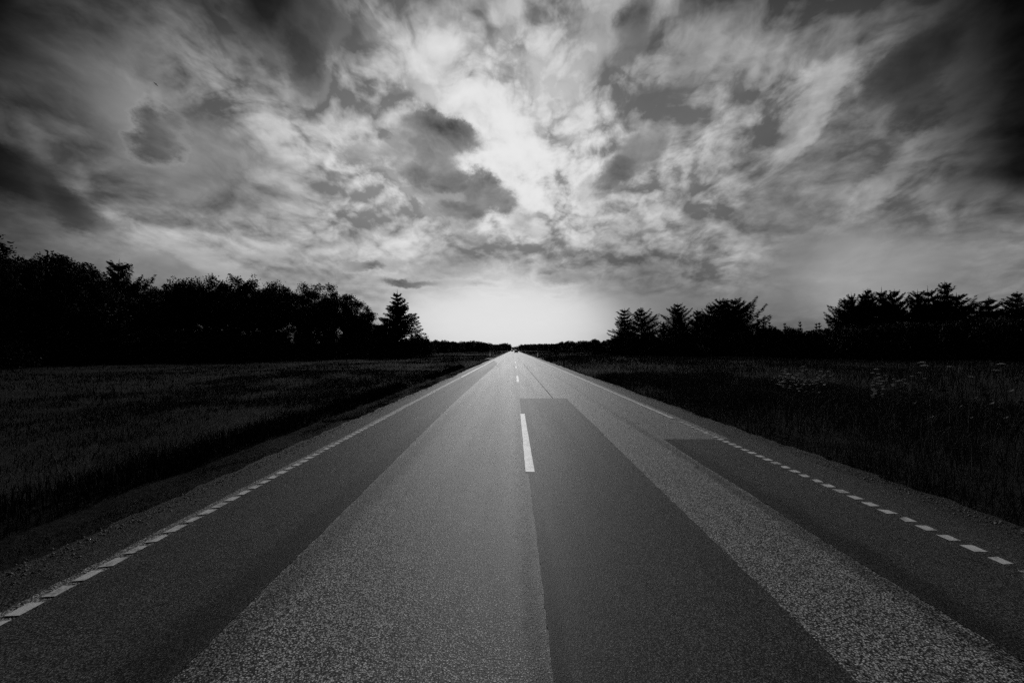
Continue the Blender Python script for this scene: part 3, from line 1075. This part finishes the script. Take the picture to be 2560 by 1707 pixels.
# right side: spruces
RS = [
    ("spruce_c", 1562, 768, 106, 10.5, "left spruce of the near-road pair, with a slim stepped top"),
    ("spruce_e", 1606, 766, 102, 12.5, "right, bulkier spruce of the near-road pair"),
    ("spruce_c", 1662, 803, 98, 8.0, "low spruce filling the gap between the pair and the spired group"),
    ("spruce_a", 1697, 754, 92, 9.6, "sharp-spired spruce at the left of the middle group"),
    ("spruce_d", 1742, 769, 88, 7.4, "small-topped spruce second in the middle group"),
    ("spruce_b", 1775, 758, 84, 8.0, "round-topped spruce third in the middle group"),
    ("spruce_e", 1803, 741, 80, 7.6, "spruce with a needle-thin top, tallest group left side"),
    ("spruce_a", 1824, 744, 79, 7.6, "thick-headed spruce between two thin tops"),
    ("spruce_b", 1846, 741, 77, 11.5, "spruce with long boughs reaching over the gap to its right"),
    ("spruce_b", 2108, 742, 66, 8.0, "sloping spruce at the left flank of the big right clump"),
    ("spruce_e", 2128, 729, 66, 6.4, "spruce with a blunt top near the clump's left flank"),
    ("spruce_d", 2149, 723, 65, 5.8, "slim spruce standing just behind the blunt-topped one"),
    ("spruce_a", 2177, 717, 64, 7.0, "spruce on the flat summit of the big clump, left end"),
    ("spruce_d", 2208, 715, 63, 6.6, "spruce on the flat summit of the big clump, middle"),
    ("spruce_b", 2236, 720, 62, 7.4, "spruce on the flat summit of the big clump, right end"),
    ("spruce_e", 2287, 722, 60, 7.4, "spruce right of the nick in the big clump"),
    ("spruce_d", 2323, 713, 59, 6.8, "spruce beside the highest tip of the big clump"),
    ("spruce_c", 2351, 701, 58, 7.4, "spruce with the highest, thinnest tip of the big clump"),
    ("spruce_b", 2382, 729, 57, 9.6, "drooping spruce at the right flank of the big clump"),
    ("spruce_d", 2465, 737, 55, 8.4, "lone low spruce between the big clump and the edge group"),
    ("spruce_a", 2533, 727, 52, 7.6, "pointed spruce beside the right picture edge"),
    ("spruce_b", 2580, 752, 50, 7.6, "spruce cut off by the right picture edge"),
]
for k, px, top, dep, wd, lab in RS:
    put(k, px, top, dep, wd * (1.08 if px < 2000 else 0.95), lab, "spruce", "spruces beyond the right field")
for i, (px, top) in enumerate([(1894, 784), (1909, 792), (1926, 801), (1964, 804), (2001, 800), (2034, 805), (2047, 803)]):
    lab = ["tallest sapling tip beside the long-boughed spruce", "second sapling tip from the long-boughed spruce", "third, stubby sapling tip from the long-boughed spruce", "faint sapling tip in the middle of the low gap",
           "sharp sapling tip right of the gap's middle", "thin sapling tip before the big clump", "sapling tip closest to the big clump"][i]
    put("sapling", px, top, 73 + i * .3, 2.8, "young spruce, " + lab, "young spruce", "young spruces in the low gap")
for i in range(46):
    px = 1500 + i * 24.5 + rnd.uniform(-7, 7)
    dep = float(np.interp(px, [1500, 1850, 2100, 2600], [104, 74, 61, 46])) + rnd.uniform(-1.5, 1.5)
    top = float(np.interp(px, [1500, 1560, 1650, 1760, 1880, 1980, 2060, 2300, 2450, 2600], [848, 836, 828, 822, 812, 814, 811, 800, 792, 780])) + rnd.uniform(-5, 6)
    put(("bush_a", "bush_b")[i % 2], px, top, dep, rnd.uniform(4.6, 6.4), "dense black shrub in the thicket below the right spruces", "shrub", "thicket below the right spruces")

# far woods along both sides of the road
def far_row(pts, n, group, label, seed, jit=3.0):
    r = random.Random(seed)
    xs = [p[0] for p in pts]
    for i in range(n):
        f = (i + .5) / n
        px = xs[0] + (xs[-1] - xs[0]) * f
        top = float(np.interp(px, xs, [p[1] for p in pts])) + r.uniform(-jit * .4, jit)
        dep = float(np.interp(px, xs, [p[2] for p in pts])) * r.uniform(0.96, 1.04)
        put(("far_a", "far_b")[i % 2], px + r.uniform(-3, 3), top, dep, r.uniform(7, 10) * (dep / 260) ** 0.35, label, "tree", group)


far_row([(1040, 848, 175), (1062, 852, 190), (1090, 845, 215), (1120, 850, 235), (1150, 851, 260), (1185, 848, 300), (1212, 851, 330), (1228, 858, 360)], 30,
        "distant trees left of the road, near stretch", "small dark tree in the low far wood right of the lone spruce", 301, 3.5)
far_row([(1226, 858, 380), (1240, 860, 430), (1256, 856, 520), (1264, 854.5, 560), (1272, 861, 700), (1278, 866, 1000), (1284, 868.5, 1500)], 18,
        "distant trees left of the road, far end", "tiny dark tree where the left wood meets the vanishing road", 302, 1.2)
far_row([(1289, 868, 1500), (1294, 863, 900), (1306, 858, 620), (1330, 857, 520), (1370, 857, 420), (1405, 856, 350)], 24,
        "distant trees right of the road, far end", "tiny dark tree in the low wood right of the vanishing road", 303, 1.5)
far_row([(1400, 854, 330), (1425, 847, 260), (1450, 852, 240), (1480, 844, 215), (1510, 846, 190), (1540, 842, 165), (1570, 842, 150)], 22,
        "distant trees right of the road, near stretch", "small dark tree in the far wood left of the spruce pair", 304, 3.0)

# ------------------------------------------------------------------ marker posts
M_POST = simple("white_plastic_post", 0.75, 0.45, 0.4)
_nt = NT(M_POST.node_tree)       # thin hollow plastic lets some light through
_tl = _nt.n("ShaderNodeBsdfTranslucent")
_tl.inputs[0].default_value = (0.8, 0.8, 0.8, 1)
_mx = _nt.n("ShaderNodeMixShader")
_mx.inputs[0].default_value = 0.6
_out = [q for q in M_POST.node_tree.nodes if q.type == "OUTPUT_MATERIAL"][0]
_bs = [q for q in M_POST.node_tree.nodes if q.type == "BSDF_PRINCIPLED"][0]
_nt.put(_mx.inputs[1], _bs.outputs[0])
_nt.put(_mx.inputs[2], _tl.outputs[0])
_nt.put(_out.inputs[0], _mx.outputs[0])
M_BAND = simple("black_band", 0.03, 0.5, 0.3)
M_REFL = simple("reflector", 0.45, 0.2, 0.6)


def make_post():
    root = thing("marker_post", (0, 0, 0))
    m = MB()
    w, t = 0.06, 0.045
    # rounded front, slanted top
    prof = [(-w, t), (-w, -t * .3), (-w * .6, -t), (w * .6, -t), (w, -t * .3), (w, t)]
    V = []
    for z in (-0.1, 0.98):
        for i, (x, y) in enumerate(prof):
            V.append((x, y, z + (0.05 if (z > 0 and y > 0) else 0)))
    F = [(i, i + 1, 7 + i, 6 + i) for i in range(5)]      # an open channel, as such posts are
    m.add(V, F)
    m.build("post", M_POST, root)
    b = MB()
    V = []
    for z in (0.70, 0.82):
        for (x, y) in prof:
            V.append((x * 1.05, y * 1.05, z))
    b.add(V, [(i, i + 1, 7 + i, 6 + i) for i in range(5)])
    b.build("band", M_BAND, root)
    q = MB()
    q.box((0, -0.0495, 0.76), (0.045, 0.004, 0.13))
    q.build("reflector", M_REFL, root)
    return root


P0 = make_post()
first = True
ordn = ["nearest", "second", "third", "fourth", "fifth"]
for i, y in enumerate((98, 198, 298, 398)):
    for s, x in (("left", -5.7), ("right", 5.8)):
        o = P0 if first else copy_tree(P0)
        first = False
        o.location = (x, y, float(ground_z(x, y)))
        o.rotation_euler = (0, R(rnd.uniform(-2, 3)), R(rnd.uniform(-6, 6)))
        tag(o, ("slim white marker post, %s along the %s verge" % (ordn[i], s)), "marker post", "marker posts along the road")

# ------------------------------------------------------------------ cars
M_GLASS = simple("car_glass", 0.015, 0.08, 0.6)
M_TYRE = simple("tyre_rubber", 0.02, 0.9, 0.2)
M_RIM = simple("wheel_rim", 0.35, 0.35, 0.5)
M_TAIL = simple("tail_lamp", 0.12, 0.2, 0.5)
M_HEAD = simple("head_lamp", 0.7, 0.1, 0.6)
M_PLATE = simple("number_plate", 0.6, 0.5, 0.3)
M_TRIM = simple("bumper_plastic", 0.02, 0.7, 0.3)


def make_car(paint, rear_to_viewer=True, tall=0.0):
    """hatchback, nose towards +Y"""
    root = thing("car", (0, 0, 0))
    H = 1.46 + tall
    prof = [  # along the car (y), height of bonnet/roof line, half width low, half width high
        (-2.05, 0.48, 0.86, 0.72, 0.72), (-1.98, 0.30, 0.90, 0.92, 0.80), (-1.6, 0.24, 0.90, 0.98, 0.85), (-0.9, 0.22, 0.90, 0.96, 0.88),
        (0.2, 0.22, 0.90, 0.95, 0.88), (1.0, 0.22, 0.90, 0.95, 0.87), (1.55, 0.25, 0.88, 0.86, 0.80), (1.95, 0.30, 0.84, 0.72, 0.70), (2.06, 0.42, 0.76, 0.62, 0.60)]
    V, F = [], []
    for (y, zlo, hw, zhi, hw2) in prof:
        V += [(-hw * .94, y, zlo), (-hw, y, (zlo + zhi) * .5), (-hw2, y, zhi), (hw2, y, zhi), (hw, y, (zlo + zhi) * .5), (hw * .94, y, zlo)]
    n = len(prof)
    for i in range(n - 1):
        for k in range(6):
            F.append((i * 6 + k, i * 6 + (k + 1) % 6, i * 6 + 6 + (k + 1) % 6, i * 6 + 6 + k))
    F += [tuple(range(6)), tuple((n - 1) * 6 + k for k in range(6))[::-1]]
    cab = [(-1.92, 0.90, 0.80), (-1.55, H - .06, 0.62), (-0.9, H, 0.63), (0.0, H - .02, 0.63), (0.35, H - .08, 0.62), (1.15, 0.93, 0.80)]
    b = len(V)
    for (y, z, hw) in cab:
        V += [(-hw, y, z), (hw, y, z), (-0.86, y, 0.90), (0.86, y, 0.90)]
    # roof skin
    for i in range(len(cab) - 1):
        a = b + i * 4
        if 1 <= i <= 3:
            F.append((a, a + 1, a + 5, a + 4))
    body = link("body", mesh_py("body", V, F, False), paint, root)
    bv = body.modifiers.new("soft edges", "BEVEL")
    bv.width = 0.04
    bv.segments = 2
    # roof pillars
    pl = MB()
    for s in (-1, 1):
        for (p, q) in (((0.80, -1.92, 0.90), (0.62, -1.55, H - .05)), ((0.80, 1.15, 0.92), (0.62, 0.35, H - .07)), ((0.85, -0.3, 0.92), (0.63, -0.3, H - .02))):
            pl.tube([(s * p[0], p[1], p[2]), (s * q[0], q[1], q[2])], [0.05, 0.045], 6)
    pl.build("pillars", paint, root)
    rw = MB()
    rw.add([(-.76, -1.91, .91), (.76, -1.91, .91), (.60, -1.56, H - .07), (-.60, -1.56, H - .07)], [(0, 1, 2, 3)])
    rw.build("rear_window", M_GLASS, root)
    ws = MB()
    ws.add([(-.77, 1.13, .935), (.77, 1.13, .935), (.60, .36, H - .085), (-.60, .36, H - .085)], [(3, 2, 1, 0)])
    ws.build("windscreen", M_GLASS, root)
    for s in (-1, 1):
        sw = MB()
        sw.add([(s * .845, -1.75, .93), (s * .845, 1.0, .93), (s * .625, .33, H - .09), (s * .625, -1.5, H - .08)], [(0, 1, 2, 3)])
        sw.build("side_window", M_GLASS, root)
        tl = MB()
        tl.box((s * .66, -2.0, .80), (.22, .10, .17))
        tl.build("tail_light", M_TAIL, root)
        hl = MB()
        hl.box((s * .62, 1.98, .62), (.28, .10, .12))
        hl.build("headlight", M_HEAD, root)
        mi = MB()
        mi.box((s * .98, .75, .98), (.16, .08, .12))
        mi.build("mirror", M_TRIM, root)
        for y in (-1.28, 1.28):
            ty = MB()
            ty.tube([(s * .72, y, .31), (s * .74, y, .31), (s * .90, y, .31), (s * .92, y, .31)], [.27, .31, .31, .28], 20)
            w = ty.build("wheel", M_TYRE, root, True)
            ri = MB()
            ri.tube([(s * .915, y, .31), (s * .93, y, .31)], [.19, .17], 14)
            ri.build("rim", M_RIM, w)
    bp = MB()
    bp.box((0, -2.05, .42), (1.62, .10, .22))
    bp.box((0, 2.06, .40), (1.4, .10, .18))
    bp.build("bumper", M_TRIM, root)
    np_ = MB()
    np_.box((0, -2.105, .47), (.50, .012, .11))
    np_.build("number_plate", M_PLATE, root)
    return root


c1 = make_car(simple("dark_car_paint", 0.012, 0.3, 0.5))
c1.location = (1.32, 207, 0.0)
tag(c1, "dark car driving away on the straight road, rear seen", "car", "cars on the road")
pale = simple("pale_car_paint", 0.6, 0.3, 0.5)
c2 = make_car(pale, False, 0.35)
c2.location = (-1.15, 330, 0.0)
c2.rotation_euler = (0, 0, math.pi)
tag(c2, "tiny pale car coming the other way, left of the dark car", "car", "cars on the road")
c3 = make_car(pale, False, 0.25)
c3.location = (1.7, 380, 0.0)
tag(c3, "tiny pale car ahead of the dark car, almost hidden by it", "car", "cars on the road")

# ------------------------------------------------------------------ bird
def make_bird():
    root = thing("bird", (0, 0, 0))
    d = simple("dark_plumage", 0.02, 0.8, 0.1)
    b = MB()
    b.tube([(0, -.17, 0), (0, -.12, .005), (0, -.03, .0), (0, .06, .0), (0, .11, .012), (0, .15, .015), (0, .18, .008)], [.006, .02, .036, .034, .022, .022, .004], 8)
    b.add([(-.012, -.13, 0), (.012, -.13, 0), (.04, -.24, 0), (-.04, -.24, 0)], [(0, 1, 2, 3)])
    b.build("body", d, root, True)
    for s in (-1, 1):
        w = MB()
        pts = [(0.02, .06, .012), (.16, .10, .07), (.30, .05, .05), (.40, -.05, .02), (.26, -.06, .045), (.15, -.05, .06), (.02, -.06, .01)]
        top = [(s * x, y, z) for x, y, z in pts]
        low = [(s * x, y, z - .008) for x, y, z in pts]
        w.add(top + low, [tuple(range(7)), tuple(range(13, 6, -1))] + [(i, (i + 1) % 7, 7 + (i + 1) % 7, 7 + i) for i in range(7)])
        w.build("wing", d, root)
    return root


bd = make_bird()
v = sky_dir(389, 211)
bd.location = Vector((0, 0, EYE)) + v * 105
bd.rotation_euler = (R(-14), R(28), R(62))
tag(bd, "small dark bird gliding high in the grey sky above the left tree belt", "bird")
